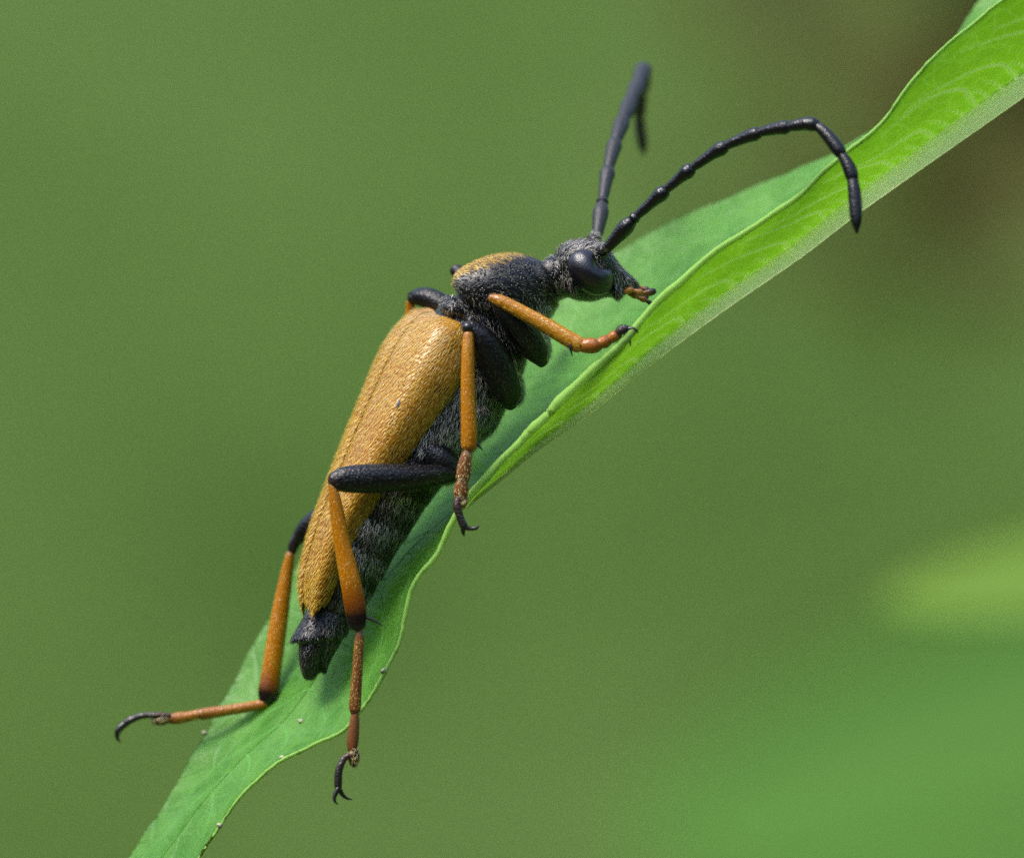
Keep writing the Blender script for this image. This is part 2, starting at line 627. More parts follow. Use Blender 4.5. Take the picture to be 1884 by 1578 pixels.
# unseen thicket added beside and behind the camera; darkens the low sky
cnt = 30000
ang_ = rng.uniform(math.radians(62), math.radians(298), cnt)
rad_ = rng.uniform(2300, 3100, cnt)
cc0 = np.stack([np.sin(ang_) * rad_, np.cos(ang_) * rad_, rng.uniform(5, 1900, cnt) * rng.uniform(.7, 1, cnt)], 1)
leaf_cloud('thicket', cnt, ((0, 0, 0), (1, 1, 1)), (70, 140), M['thicket'], 'unseen green thicket added beside and behind the camera', centres=cc0)


def broad_leaf(base, tip, width, up, mat_, name, parent, sag=.08, fold=.18):
    base, tip, up = (np.array(x, float) for x in (base, tip, up))
    ax = tip - base
    L = np.linalg.norm(ax)
    ax /= L
    up = up - ax * np.dot(up, ax)
    up /= np.linalg.norm(up)
    sd_ = np.cross(ax, up)
    m, n = 25, 9
    vs = []
    for i in range(m):
        u = i / (m - 1)
        wv = width * .5 * math.sin(math.pi * min(1, u)) ** .55 + .02
        for j in range(n):
            s = -1 + 2 * j / (n - 1)
            vs.append(base + ax * L * u + up * (L * sag * math.sin(math.pi * u) + abs(s) * wv * fold) + sd_ * s * wv)
    fs = [(i * n + j, i * n + j + 1, (i + 1) * n + j + 1, (i + 1) * n + j) for i in range(m - 1) for j in range(n - 1)]
    k = len(vs)
    vs += [p_ - up * .25 for p_ in vs]
    fs += [tuple(x + k for x in q[::-1]) for q in fs]
    for i in range(m - 1):
        for j in (0, n - 1):
            fs.append((i * n + j, (i + 1) * n + j, (i + 1) * n + j + k, i * n + j + k))
    return mk(name, vs, fs, mat_, parent, attrs={'rnd': np.full(len(vs), .5)})


def stalk(name, pts, r0, r1, mat_, parent, n=10):
    p_ = cr(pts, 40)
    tg = np.gradient(p_, axis=0)
    tg /= np.linalg.norm(tg, axis=1)[:, None]
    e1 = np.cross(tg, [0.3, 1, 0.1]); e1 /= np.linalg.norm(e1, axis=1)[:, None]
    e2 = np.cross(tg, e1)
    a = np.linspace(0, 2 * math.pi, n, endpoint=False)
    r = np.linspace(r0, r1, 40)[:, None]
    rings = p_[:, None] + e1[:, None] * (r * np.cos(a))[..., None] + e2[:, None] * (r * np.sin(a))[..., None]
    v_, f_, al = loft(rings)
    return mk(name, v_, f_, mat_, parent, attrs={'along': al})


for k in range(5):      # the twigs that carry the withered leaves lean in from beside the view
    yk = 740 + 130 * k
    stalk('twig', [(430, yk + 40, -5), (390, yk + 20, 420), (280, yk, 700), (120, yk, 760), (40, yk, 700 + 14 * k)], 5, 1.2, M['twig'], dry)

ORIGIN = np.array([75.0, 110.0, 0.0])
pl = empty('blurred_plant', ORIGIN)
tag(pl, 'out-of-focus plant with a lime leaf tip and broad fresh green leaves', 'plant')
stalk('stem', [(75, 110, -5), (70, 108, 250), (66, 104, 480), (60, 100, 640)], 2.6, 1.6, M['stem'], pl)
broad_leaf((50, 128, 616), P(1615, 1112, 112), 7.6, (-.3, -.75, .6), M['fol_lime'], 'leaf', pl, .02, .05)
stalk('leaf_stalk', [(50, 128, 616), (56, 114, 615), (62.5, 101, 606)], .5, .8, M['stem'], pl)
broad_leaf((150, 640, 590), P(1120, 1540, 680), 52, (-.2, -.7, .65), M['fol_fresh'], 'leaf', pl, .04)
stalk('leaf_stalk', [(150, 640, 590), (120, 420, 560), (69, 107, 480)], .7, 1.2, M['stem'], pl)
broad_leaf((170, 600, 545), P(1150, 1900, 640), 60, (-.2, -.6, .75), M['fol_fresh'], 'leaf', pl, .05)
stalk('leaf_stalk', [(170, 600, 545), (130, 380, 510), (70, 108, 420)], .7, 1.2, M['stem'], pl)

# ---------------------------------------------------------------- the leaf the beetle sits on
# stations from tip to base: near edge, midrib, far edge as photo pixel + depth
LEAF = [
    ((72, 1888, 1.6), (62, 1880, 2.0), (54, 1872, 2.4)),
    ((250, 1715, .9), (196, 1700, 1.9), (150, 1692, 3.2)),
    ((368, 1577, .6), (302, 1574, 2.1), (236, 1575, 3.9)),
    ((432, 1482, .4), (374, 1478, 2.3), (300, 1482, 4.4)),
    ((516, 1398, .2), (450, 1394, 2.6), (352, 1397, 4.9)),
    ((606, 1358, -.1), (520, 1330, 3.0), (393, 1322, 5.6)),
    ((675, 1293, -.1), (566, 1272, 3.4), (428, 1256, 6.2)),
    ((735, 1186, -.1), (622, 1190, 3.6), (473, 1168, 6.8)),
    ((760, 1085, .0), (690, 1094, 3.5), (525, 1085, 7.3)),
    ((813, 1000, -.1), (757, 1012, 3.2), (575, 1000, 7.8)),
    ((868, 905, -.3), (838, 940, 2.8), (655, 885, 8.3)),
    ((940, 832, -.5), (920, 872, 2.4), (770, 750, 8.7)),
    ((1000, 772, -.6), (990, 812, 2.1), (890, 625, 9.0)),
    ((1075, 697, -.7), (1078, 744, 1.9), (1010, 525, 9.0)),
    ((1188, 582, -.8), (1196, 643, 1.8), (1140, 460, 9.0)),
    ((1296, 476, -.9), (1320, 548, 1.8), (1255, 402, 8.8)),
    ((1446, 380, -1.0), (1455, 452, 1.9), (1390, 342, 8.4)),
    ((1528, 306, -1.0), (1560, 369, 2.0), (1480, 304, 8.0)),
    ((1603, 243, -1.0), (1655, 300, 2.2), (1575, 262, 7.6)),
    ((1712, 112, -1.0), (1768, 220, 2.4), (1715, 160, 7.2)),
    ((1813, 24, -1.0), (1880, 140, 2.6), (1790, 18, 7.6)),
    ((1950, -60, -.8), (1990, 60, 2.8), (1900, -95, 8.0)),
    ((2150, -130, .4), (2150, -62, 3.0), (2090, -170, 6.5)),
    ((2300, -185, 2.6), (2300, -175, 3.2), (2296, -190, 3.9)),
]
NT, NV = 620, 64
LN, LM, LF = (cr(PA([s_[k] for s_ in LEAF]), NT) for k in range(3))
tt = np.linspace(0, 1, NT)


def surf_grid():
    vv = np.linspace(-1, 1, 2 * NV + 1)
    g_ = np.zeros((NT, 2 * NV + 1, 3))
    T_ = np.gradient(LM, axis=0); T_ /= np.linalg.norm(T_, axis=1)[:, None]
    for j, q in enumerate(vv):
        E = LN if q < 0 else LF
        a = abs(q)
        chord = E - LM
        nrm = np.cross(chord, T_) if q > 0 else np.cross(T_, chord)
        nrm /= np.linalg.norm(nrm, axis=1)[:, None] + 1e-9
        up = np.where((nrm[:, 2] - .4 * nrm[:, 1] > 0)[:, None], nrm, -nrm)
        ln = np.linalg.norm(chord, axis=1)[:, None]
        sag = -.10 * ln * np.sin(math.pi * a) if q > 0 else -.05 * ln * np.sin(math.pi * a)
        ripple = .05 * np.sin(tt[:, None] * 61 + q * 5 + np.sin(tt[:, None] * 31) * 2) * a ** 1.5 + .016 * np.sin(tt[:, None] * 170 + q * 9) * a ** 2
        g_[:, j] = LM + chord * a + up * (sag + ripple * np.minimum(1, ln / 2))
    return g_


GRID = surf_grid()
nick = np.convolve(rng.normal(0, 1, NT + 8), np.ones(9) / 3, 'valid') * .02 + .012 * rng.normal(0, 1, NT)
for k in (0, -1):
    d_ = GRID[:, k] - LM
    d_ /= np.linalg.norm(d_, axis=1)[:, None] + 1e-9
    GRID[:, k] += d_ * nick[:, None]
# smooth the fold at the midrib a little
for _ in range(2):
    GRID[:, NV] = .5 * GRID[:, NV] + .25 * (GRID[:, NV - 1] + GRID[:, NV + 1])
du, dv = np.gradient(GRID, axis=0), np.gradient(GRID, axis=1)
GN = np.cross(du, dv)
GN /= np.linalg.norm(GN, axis=2)[..., None] + 1e-9
# the upper face looks up in the base half of the leaf
if GN[int(NT * .78), NV + 20][2] < 0:
    GN = -GN


def onleaf(t_, v_, lift=0.0):
    """point on the leaf's middle sheet at t (0 tip..1 base), v (-1 near edge..1 far edge)"""
    x = np.clip(np.asarray(t_) * (NT - 1), 0, NT - 1.001)
    y = np.clip((np.asarray(v_) + 1) * NV, 0, 2 * NV - .001)
    i, j = x.astype(int), y.astype(int)
    fx, fy = (x - i)[:, None], (y - j)[:, None]

    def bl(G):
        return (G[i, j] * (1 - fx) * (1 - fy) + G[i + 1, j] * fx * (1 - fy) + G[i, j + 1] * (1 - fx) * fy + G[i + 1, j + 1] * fx * fy)
    return bl(GRID) + bl(GN) * lift


ORIGIN = GRID[-1, NV].copy()
leaf = empty('green_leaf', ORIGIN)
tag(leaf, 'long green leaf with pale midrib, folded and twisted, carrying the beetle', 'leaf')
nvv = 2 * NV + 1
TH = .05
edge = (np.abs(np.linspace(-1, 1, nvv))[None, :, None])
thick = TH * (1 + .3 * np.exp(-((1 - edge) / .03) ** 2))
top = (GRID + GN * thick).reshape(-1, 3)
bot = (GRID - GN * thick).reshape(-1, 3)
arc = np.concatenate([[0], np.cumsum(np.linalg.norm(np.diff(LM, axis=0), axis=1))])
wl, wr = np.linalg.norm(LN - LM, axis=1), np.linalg.norm(LF - LM, axis=1)
uvn = np.zeros((NT, nvv, 3))
for j in range(nvv):
    q = (j - NV) / NV
    uvn[:, j, 0] = arc * .8
    uvn[:, j, 1] = q * (wl if q < 0 else wr) + .25 * arc * np.sign(q)
uvn = uvn.reshape(-1, 3)
F, mi = [], []
k0 = NT * nvv
I, J = np.meshgrid(np.arange(NT - 1), np.arange(nvv - 1), indexing='ij')
a = (I * nvv + J).ravel()
Ftop = np.stack([a, a + 1, a + nvv + 1, a + nvv], 1)
Fbot = Ftop[:, ::-1] + k0
rim = []
for i in range(NT - 1):
    for j in (0, nvv - 1):
        p0, p1 = i * nvv + j, (i + 1) * nvv + j
        rim.append((p0, p1, p1 + k0, p0 + k0))
for j in range(nvv - 1):
    for i in (0, NT - 1):
        p0, p1 = i * nvv + j, i * nvv + j + 1
        rim.append((p0, p1, p1 + k0, p0 + k0))
Fall = Ftop.tolist() + Fbot.tolist() + [list(x) for x in rim]
mi = [0] * len(Ftop) + [1] * len(Fbot) + [2] * len(rim)
# midrib: a rounded rib on the lower face
mr = np.interp(tt, [0, .1, .35, .5, .62, .75, .9, 1], [.04, .06, .085, .15, .31, .39, .44, .48])
mo = GRID[:, NV] - GN[:, NV] * (mr[:, None] * .5)
tg = np.gradient(mo, axis=0); tg /= np.linalg.norm(tg, axis=1)[:, None]
e1 = GN[:, NV] - tg * (GN[:, NV] * tg).sum(1)[:, None]
e1 /= np.linalg.norm(e1, axis=1)[:, None]
e2 = np.cross(tg, e1)
aa = np.linspace(math.radians(62), math.radians(298), 18)      # open above: a channel runs along the leaf's upper side
sel = np.arange(0, NT, 2)
rings = mo[sel][:, None] + e1[sel][:, None] * (mr[sel][:, None] * np.cos(aa))[..., None] + e2[sel][:, None] * (mr[sel][:, None] * np.sin(aa))[..., None]
v_, f_, al = loft(rings, cap=False, closed=False)
fib = np.zeros((len(v_), 3))
fib[:, 0] = al * 25
fib[:, 1] = np.tile(np.cos(aa), len(sel)) * 5
fib[:, 2] = np.tile(np.sin(aa), len(sel)) * 5
mk('midrib', v_, f_, M['midrib'], leaf, attrs={'along': al, 'fib': fib})
# stalk and stem beyond the leaf base
bs = mo[-1]
stalk('petiole', [bs, bs + (2.5, .3, 2.0), bs + (5.5, .5, 3.0), bs + (9, .6, 2.2)], .5, .75, M['midrib'], leaf)
stalk('stem', [(bs[0] + 9.5, bs[1] + .6, bs[2] + 60), (bs[0] + 9.3, bs[1] + .6, bs[2]), (bs[0] + 12, bs[1] + 4, 400), (bs[0] + 20, bs[1] + 10, -4)], 1.5, 2.8, M['stem'], leaf)


MASK = np.zeros((NT, nvv))
VEINS = []


def vein(ts, vs, r0, r1, side):
    """side -1: raised on the lower face, +1: on the upper face"""
    n = len(ts)
    tf, vf = np.interp(np.linspace(0, n - 1, 160), np.arange(n), ts), np.interp(np.linspace(0, n - 1, 160), np.arange(n), vs)
    rf = np.linspace(r0, r1, 160)
    ci, cj = np.rint(np.clip(tf, 0, 1) * (NT - 1)).astype(int), np.rint((vf + 1) * NV).astype(int)
    c = onleaf(tf, vf)
    for a, (i, j) in enumerate(zip(ci, cj)):
        i0, i1, j0, j1 = max(0, i - 4), min(NT, i + 5), max(0, j - 5), min(nvv, j + 6)
        d = np.linalg.norm(GRID[i0:i1, j0:j1] - c[a], axis=2)
        MASK[i0:i1, j0:j1] = np.maximum(MASK[i0:i1, j0:j1], np.exp(-(d / (rf[a] * .9)) ** 2))
    VEINS.append((ts, vs, r0, r1, side))


def build_vein(ts, vs, r0, r1, side):
    n = len(ts)
    c = onleaf(ts, vs, 0.0) + (onleaf(ts, vs, 1.0) - onleaf(ts, vs, 0.0)) * (side * TH * np.linspace(.97, .70, n))[:, None]
    tg = np.gradient(c, axis=0); tg /= np.linalg.norm(tg, axis=1)[:, None] + 1e-9
    nr_ = (onleaf(ts, vs, 1.0) - onleaf(ts, vs, 0.0)) * side
    e1 = np.cross(tg, nr_); e1 /= np.linalg.norm(e1, axis=1)[:, None] + 1e-9
    r = np.linspace(r0, r1, n)[:, None]
    a = np.linspace(-.15, math.pi + .15, 7)
    rg = c[:, None] + e1[:, None] * (r * np.cos(a))[..., None] + nr_[:, None] * (r * np.sin(a) * .55)[..., None]
    v_, f_, al = loft(rg, cap=False, closed=False)
    return mk('vein', v_, f_, M['vein' if side < 0 else 'vein_upper'], blade)


# side veins: leave the midrib, then swing towards the tip and run along the edge
q = .30
k = 0
while q < .97:
    big = k % 3 == 0
    u = np.linspace(0, 1, 26)
    wob = .012 * np.sin(u * rng.uniform(5, 9) + rng.uniform(0, 6))
    if big:
        run = rng.uniform(.05, .075)
        ts = q - run * u ** 1.7
        vs = -(rng.uniform(.28, .38) * np.minimum(1, u / .16) ** .7 + .50 * np.clip((u - .1) / .9, 0, 1) ** .9) + wob * u
        vein(ts, np.clip(vs, -.93, 0), .075, .026, -1)
    elif q > .5:
        ts = q - .004 * u - .004 * u ** 3
        vs = -(rng.uniform(.30, .42) * u) + wob * u
        vein(ts, vs, .062, .024, -1)
    q += rng.uniform(.0085, .0115) if q > .5 else .012
    k += 1
q = .16
while q < .95:
    u = np.linspace(0, 1, 30)
    wob = .02 * np.sin(u * rng.uniform(5, 9) + rng.uniform(0, 6)) * u
    vein(q - .075 * u ** 1.4 + wob * .3, .78 * u ** .85 + wob, .04, .016, 1)
    q += rng.uniform(.04, .055)
q = .14
while q < .56:
    u = np.linspace(0, 1, 30)
    wob = .02 * np.sin(u * rng.uniform(5, 9) + rng.uniform(0, 6)) * u
    vein(q - .06 * u ** 1.4 + wob * .3, -.85 * u ** .85 + wob, .03, .014, 1)
    q += rng.uniform(.035, .05)
# the midrib replaces the blade where it is thick
gap_d = np.linalg.norm(GRID - GRID[:, NV:NV + 1], axis=2)
cut = (gap_d < mr[:, None] * .72) & (mr[:, None] > .12)
cutf = cut.ravel()
quad_ok = ~(cutf[Ftop].all(axis=1))
Fall = Ftop[quad_ok].tolist() + Fbot[quad_ok].tolist() + [list(x) for x in rim]
mi = [0] * int(quad_ok.sum()) + [1] * int(quad_ok.sum()) + [2] * len(rim)
blade = mk('blade', np.vstack([top, bot]), Fall, [M['leaf_upper'], M['leaf_under'], M['rim']], leaf,
           attrs={'uvn': np.vstack([uvn, uvn]), 'vein': np.concatenate([MASK.ravel(), MASK.ravel()])}, matidx=mi)

for vn in VEINS:
    build_vein(*vn)
# the blade's thickened, slightly rolled margin on the near side
er = np.interp(tt, [0, .1, .25, .36, .44, .55, .62, .72, .85, 1], [.03, .05, .065, .08, .13, .17, .13, .07, .045, .03])
er = er * (1 + .10 * np.convolve(rng.normal(0, 1, NT + 10), np.ones(11) / 4, 'valid'))
eo = GRID[:, 0] + GN[:, 0] * 0.0
tge = np.gradient(cr(eo[::8], NT), axis=0); tge /= np.linalg.norm(tge, axis=1)[:, None]
f1 = GN[:, 0] - tge * (GN[:, 0] * tge).sum(1)[:, None]; f1 /= np.linalg.norm(f1, axis=1)[:, None]
f2 = np.cross(tge, f1)
ab_ = np.linspace(0, 2 * math.pi, 12, endpoint=False)
sl = np.arange(0, NT, 2)
rgm = eo[sl][:, None] + f1[sl][:, None] * (er[sl][:, None] * np.cos(ab_))[..., None] + f2[sl][:, None] * (er[sl][:, None] * np.sin(ab_))[..., None]
v_, f_, al = loft(rgm)
mk('margin', v_, f_, M['margin'], leaf)


def blob(name, px, py, y, rx, ry, rd, mat_, parent, ang=0, n=12, m=8, jitter=.12):
    c = P(px, py, y)
    th = np.linspace(0, math.pi, m + 1)[1:-1]
    ph = np.linspace(0, 2 * math.pi, n, endpoint=False)
    ca, sa = math.cos(ang), math.sin(ang)
    rings = []
    for t0 in th:
        rr = []
        for p0 in ph:
            X, Y_, Z_ = math.sin(t0) * math.cos(p0) * rx, math.sin(t0) * math.sin(p0) * rd, math.cos(t0) * ry
            jj = 1 + rng.normal(0, jitter) if jitter else 1
            X, Z_ = X * ca - Z_ * sa, X * sa + Z_ * ca
            rr.append(c + np.array([X * S, Y_ * S, Z_ * S]) * jj)
        rings.append(rr)
    v_, f_, al = loft(rings)
    if name is None:
        return v_, f_
    return mk(name, v_, f_, mat_, parent, attrs={'along': al})


for (px, py) in ((705, 1233), (520, 1393), (404, 1518), (377, 1348), (554, 1326)):
    # sit on the leaf: nearest point of the upper face in the picture
    pp = pix(top)
    i = np.argmin(np.abs(pp[:, 0] - px) + np.abs(pp[:, 1] - py))
    blob('gland', px, py, top[i][1] - .03, 4, 5.5, 4, M['gland'], leaf, ang=py * .7, jitter=.22)

# ---------------------------------------------------------------- the beetle
YC = 2.25                        # depth of the body's axis
PHI = math.radians(20)           # the back is rolled this much towards the camera
ORIGIN = P(640, 1180, 2.6)
beetle = empty('longhorn_beetle', ORIGIN)
tag(beetle, 'black longhorn beetle with hairy ochre wing cases and orange legs, climbing the leaf', 'beetle')


def ring(Tp, Bp, yc, hd, n=48, ex=2.2, roll=.25):
    """closed section between two photo points; hd = half depth (mm). roll leans the section's top towards the camera"""
    a = np.linspace(0, 2 * math.pi, n, endpoint=False)
    c, s = np.cos(a), np.sin(a)
    cc = np.sign(c) * np.abs(c) ** (2 / ex)
    ss = np.sign(s) * np.abs(s) ** (2 / ex)
    Tp, Bp = np.array(Tp, float), np.array(Bp, float)
    mid, hv = (Tp + Bp) / 2, (Tp - Bp) / 2
    px = mid[0] + hv[0] * cc
    py = mid[1] + hv[1] * cc
    y = yc + hd * ss - roll * cc * hd * .6
    return PA(np.stack([px, py, y], 1))


def body_loft(st, m, n=48, ex=2.2, roll=.25):
    q = np.array([(*a_, *b_, yc, hd) for a_, b_, yc, hd in st], float)
    q = cr(q, m)
    return loft([ring(r[0:2], r[2:4], r[4], max(r[5], .02), n, ex, roll) for r in q])[:2]


pieces = []
# abdomen with segment steps
ab = [((770, 620), (900, 720), YC, 1.35), ((735, 700), (905, 785), YC, 1.6), ((700, 790), (852, 850), YC, 1.65), ((662, 865), (802, 908), YC, 1.6),
      ((628, 935), (765, 962), YC, 1.5), ((602, 1002), (722, 1030), YC, 1.4), ((580, 1070), (690, 1088), YC + .1, 1.0), ((572, 1115), (662, 1130), YC + .15, .8)]
q = cr(np.array([(*a_, *b_, yc, hd) for a_, b_, yc, hd in ab], float), 90)
rg = []
for i, r in enumerate(q):
    u = i / 89
    seg = (u * 6.2) % 1.0
    f = 1 + .045 * (seg - .5) if u > .3 else 1
    m_ = (r[0:2] + r[2:4]) / 2
    rg.append(ring(m_ + (r[0:2] - m_) * (2 - f), m_ + (r[2:4] - m_) * f, r[4], r[5] * f))
pieces.append(loft(rg)[:2])
# last tergite with flared rim, then the pointed tail with an upper and a lower lobe
pieces.append(body_loft([((580, 1085), (660, 1105), YC + .15, .7), ((568, 1112), (650, 1128), YC + .1, .7), ((552, 1145), (645, 1150), YC, .8), ((533, 1178), (640, 1166), YC, .95), ((538, 1183), (636, 1171), YC, .9)], 20))
pieces.append(body_loft([((552, 1160), (628, 1165), YC, .8), ((549, 1195), (607, 1198), YC - .1, .72), ((551, 1222), (592, 1226), YC - .1, .52), ((557, 1243), (582, 1244), YC - .1, .3), ((562, 1251), (576, 1251), YC - .1, .16)], 26))
pieces.append(body_loft([((590, 1150), (640, 1155), YC + .1, .8), ((588, 1185), (624, 1188), YC + .1, .68), ((586, 1212), (608, 1216), YC + .1, .45), ((588, 1236), (600, 1240), YC + .1, .18)], 22))
# thorax between neck shield and abdomen
pieces.append(body_loft([((846, 540), (975, 615), YC, 1.25), ((815, 555), (965, 680), YC, 1.45), ((790, 590), (935, 740), YC, 1.6), ((765, 650), (912, 790), YC, 1.65), ((745, 710), (880, 818), YC, 1.5)], 30))
# raised collar ridge and scutellum
pieces.append(body_loft([((822, 540), (893, 592), YC - .1, 1.38), ((817, 546), (888, 600), YC - .1, 1.46), ((812, 553), (880, 606), YC - .1, 1.4)], 10))
for bl_ in ((832, 571, YC - .95, 23, 14, 34, .45), (868, 588, YC - 1.45, 13, 11, 16, .3), (858, 601, YC - 1.75, 10, 12, 14, 0)):
    pieces.append(blob(None, *bl_[:6], None, None, ang=-bl_[6], jitter=0, n=20, m=12))
# coxae
for bl_ in ((985, 622, YC - .2, 26, 50, 60, .35), (938, 702, YC - .2, 24, 46, 62, .35), (822, 862, YC - .6, 30, 30, 50, .3), (880, 760, YC, 34, 40, 80, .3)):
    pieces.append(blob(None, *bl_[:6], None, None, ang=bl_[6], jitter=0, n=24, m=14))
# neck shield
pr = [((839, 534), (872, 582), YC, 1.15), ((833, 517), (885, 596), YC, 1.42), ((842, 500), (908, 606), YC, 1.6), ((866, 484), (938, 612), YC, 1.72), ((896, 472), (965, 612), YC, 1.7), ((930, 466), (992, 602), YC, 1.5),
      ((962, 468), (1010, 588), YC, 1.25), ((985, 475), (1020, 572), YC, 1.08), ((994, 480), (1026, 566), YC, 1.10), ((1001, 487), (1029, 560), YC, 1.0)]
pron = body_loft(pr, 44, ex=2.3)
pieces.append(pron)
# neck and head
pieces.append(body_loft([((988, 488), (1020, 556), YC, .8), ((1012, 471), (1040, 549), YC, .86), ((1036, 466), (1055, 545), YC, .85)], 14))
hd = [((1020, 470), (1042, 545), YC, .72), ((1030, 453), (1058, 552), YC, 1.0), ((1050, 443), (1080, 555), YC, 1.15), ((1078, 440), (1098, 553), YC, 1.1), ((1103, 446), (1115, 547), YC, .95), ((1122, 461), (1128, 549), YC, .8),
      ((1134, 477), (1136, 553), YC, .7), ((1145, 491), (1146, 546), YC, .6), ((1156, 502), (1158, 537), YC, .52), ((1168, 513), (1170, 532), YC, .42), ((1176, 521), (1177, 530), YC, .3)]
pieces.append(body_loft(hd, 46))
for bl_ in ((1108, 460, YC - .85, 12, 12, 24, 0), (1093, 440, YC + .55, 14, 13, 26, 0), (1135, 534, YC - .45, 13, 19, 16, .2), (1050, 520, YC - .72, 15, 26, 18, .3)):
    pieces.append(blob(None, *bl_[:6], None, None, ang=bl_[6], jitter=0, n=20, m=12))

vs, fs, off = [], [], 0
for v_, f_ in pieces:
    vs.append(np.asarray(v_))
    fs += [tuple(x + off for x in q_) for q_ in f_]
    off += len(v_)
me = bpy.data.meshes.new('shell')
cen = np.array([0, 0, Z0])
me.from_pydata((np.vstack(vs) - cen).tolist(), [], fs)
tmp = bpy.data.objects.new('shell', me)
col.objects.link(tmp)
md = tmp.modifiers.new('r', 'REMESH')
md.mode = 'VOXEL'
md.voxel_size = .05
sm = tmp.modifiers.new('s', 'SMOOTH')
sm.factor = .5
sm.iterations = 3
ev = tmp.evaluated_get(bpy.context.evaluated_depsgraph_get())
m2 = ev.to_mesh()
bv = np.empty(len(m2.vertices) * 3)
m2.vertices.foreach_get('co', bv)
bv = bv.reshape(-1, 3) + cen
bf = [tuple(p_.vertices) for p_ in m2.polygons]
ev.to_mesh_clear()
bpy.data.objects.remove(tmp)
bpy.data.meshes.remove(me)


def gold_mask(v_):
    """ochre back of the neck shield"""
    p_ = pix(v_)
    x, y = p_[:, 0], p_[:, 1]
    edge_ = np.interp(x, [828, 850, 880, 920, 955, 985, 998], [536, 528, 519, 508, 488, 477, 474]) + np.clip(v_[:, 1] - YC, -2, 2) * 14
    return np.clip((edge_ + 6 - y) / 30 + .25 * np.sin(x * .35) * np.sin(y * .5), 0, 1) * (x > 826) * (x < 1000)


body = mk('body', bv, bf, M['body'], beetle, attrs={'gold': gold_mask(bv), 'along': np.zeros(len(bv))})

AX = np.array([-.42, 0, -.9])


def body_flow(p_):
    x = pix(p_)
    f = np.tile(AX, (len(p_), 1))
    head = x[:, 0] > 1020
    pro = (x[:, 0] > 835) & (x[:, 0] <= 1020) & (x[:, 1] < 612)
    f[pro] = (-.8, 0, .25)
    low = (x[:, 0] > 835) & (x[:, 0] < 1030) & (x[:, 1] > 545) & (x[:, 1] < 690)
    f[low] = (.25, -.1, -.95)
    f[head] = (.2, -.2, -.8)
    top_ = head & (x[:, 1] < 470)
    f[top_] = (.5, -.2, .5)
    return f


bT = tris(bf)
zone = lambda p_: pix(p_)
hair('hair', bv, bT, 28000, .19, .0085, body_flow, .3, M['hair_grey'], body,
     dens=lambda p_, n_: np.where((gold_mask(p_) < .35) & (zone(p_)[:, 0] > 600), np.where((zone(p_)[:, 1] > 700) | (zone(p_)[:, 0] > 985), .95, .65), .12))
hair('hair', bv, bT, 70000, .20, .014, body_flow, .3, M['hair_gold'], body,
     dens=lambda p_, n_: np.clip(gold_mask(p_) * 1.3 - .1, 0, .95))
hair('hair', bv, bT, 40000, .2, .011, body_flow, .7, M['hair_silver'], body,
     dens=lambda p_, n_: np.where((zone(p_)[:, 0] > 1015) & (zone(p_)[:, 1] < 472), .9, np.where((zone(p_)[:, 0] > 1130) | ((zone(p_)[:, 0] < 850) & (zone(p_)[:, 0] > 800) & (zone(p_)[:, 1] < 560)), .25, 0)))

hair('hair', bv, bT, 60000, .27, .012, body_flow, .55, M['hair_silver'], body,
     dens=lambda p_, n_: np.where((zone(p_)[:, 1] > 690) & (zone(p_)[:, 1] < 840) & (zone(p_)[:, 0] > 770), .55,
                                  np.where((zone(p_)[:, 1] >= 840) & (zone(p_)[:, 1] < 1110) & (zone(p_)[:, 0] > 640), .45 * (np.sin(((zone(p_)[:, 0] - 700) * -.42 + (zone(p_)[:, 1] - 960) * .9) * 2 * math.pi / 62) > -.2), 0)))
hair('hair', bv, bT, 50000, .22, .012, body_flow, .6, M['hair_silver'], body,
     dens=lambda p_, n_: np.where(((zone(p_)[:, 0] > 985) & (zone(p_)[:, 0] < 1030) & (zone(p_)[:, 1] > 560) & (zone(p_)[:, 1] < 690)) | ((zone(p_)[:, 0] > 925) & (zone(p_)[:, 1] > 660) & (zone(p_)[:, 1] < 760)), .7, 0))
hair('hair', bv, bT, 30000, .16, .010, lambda q_: np.tile(np.array([-.2, 0, -1.0]), (len(q_), 1)), .5, M['hair_dark'], body,
     dens=lambda p_, n_: np.where(zone(p_)[:, 1] > 1150, .8, 0))

# wing cases -----------------------------------------------------------------
EL = [((778, 561), (862, 600), 1.55), ((752, 575), (866, 632), 2.0), ((725, 603), (860, 672), 2.18), ((700, 640), (848, 706), 2.25), ((678, 690), (818, 750), 2.22), ((655, 745), (779, 803), 2.16),
      ((627, 815), (742, 858), 2.06), ((600, 885), (707, 905), 1.95), ((572, 960), (672, 968), 1.78), ((553, 1030), (645, 1020), 1.55), ((548, 1070), (626, 1060), 1.42), ((551, 1105), (610, 1102), 1.25), ((560, 1138), (592, 1143), 1.0)]
eq = cr(np.array([(*a_, *b_, h_) for a_, b_, h_ in EL], float), 120)


def sup(th, hw, H, ex=2.7):
    c, s = np.cos(th), np.sin(th)
    return hw * np.sign(c) * np.abs(c) ** (2 / ex), H * np.sign(s) * np.abs(s) ** (2 / ex)


def smst(x):
    x = np.clip(x, 0, 1)
    return x * x * (3 - 2 * x)


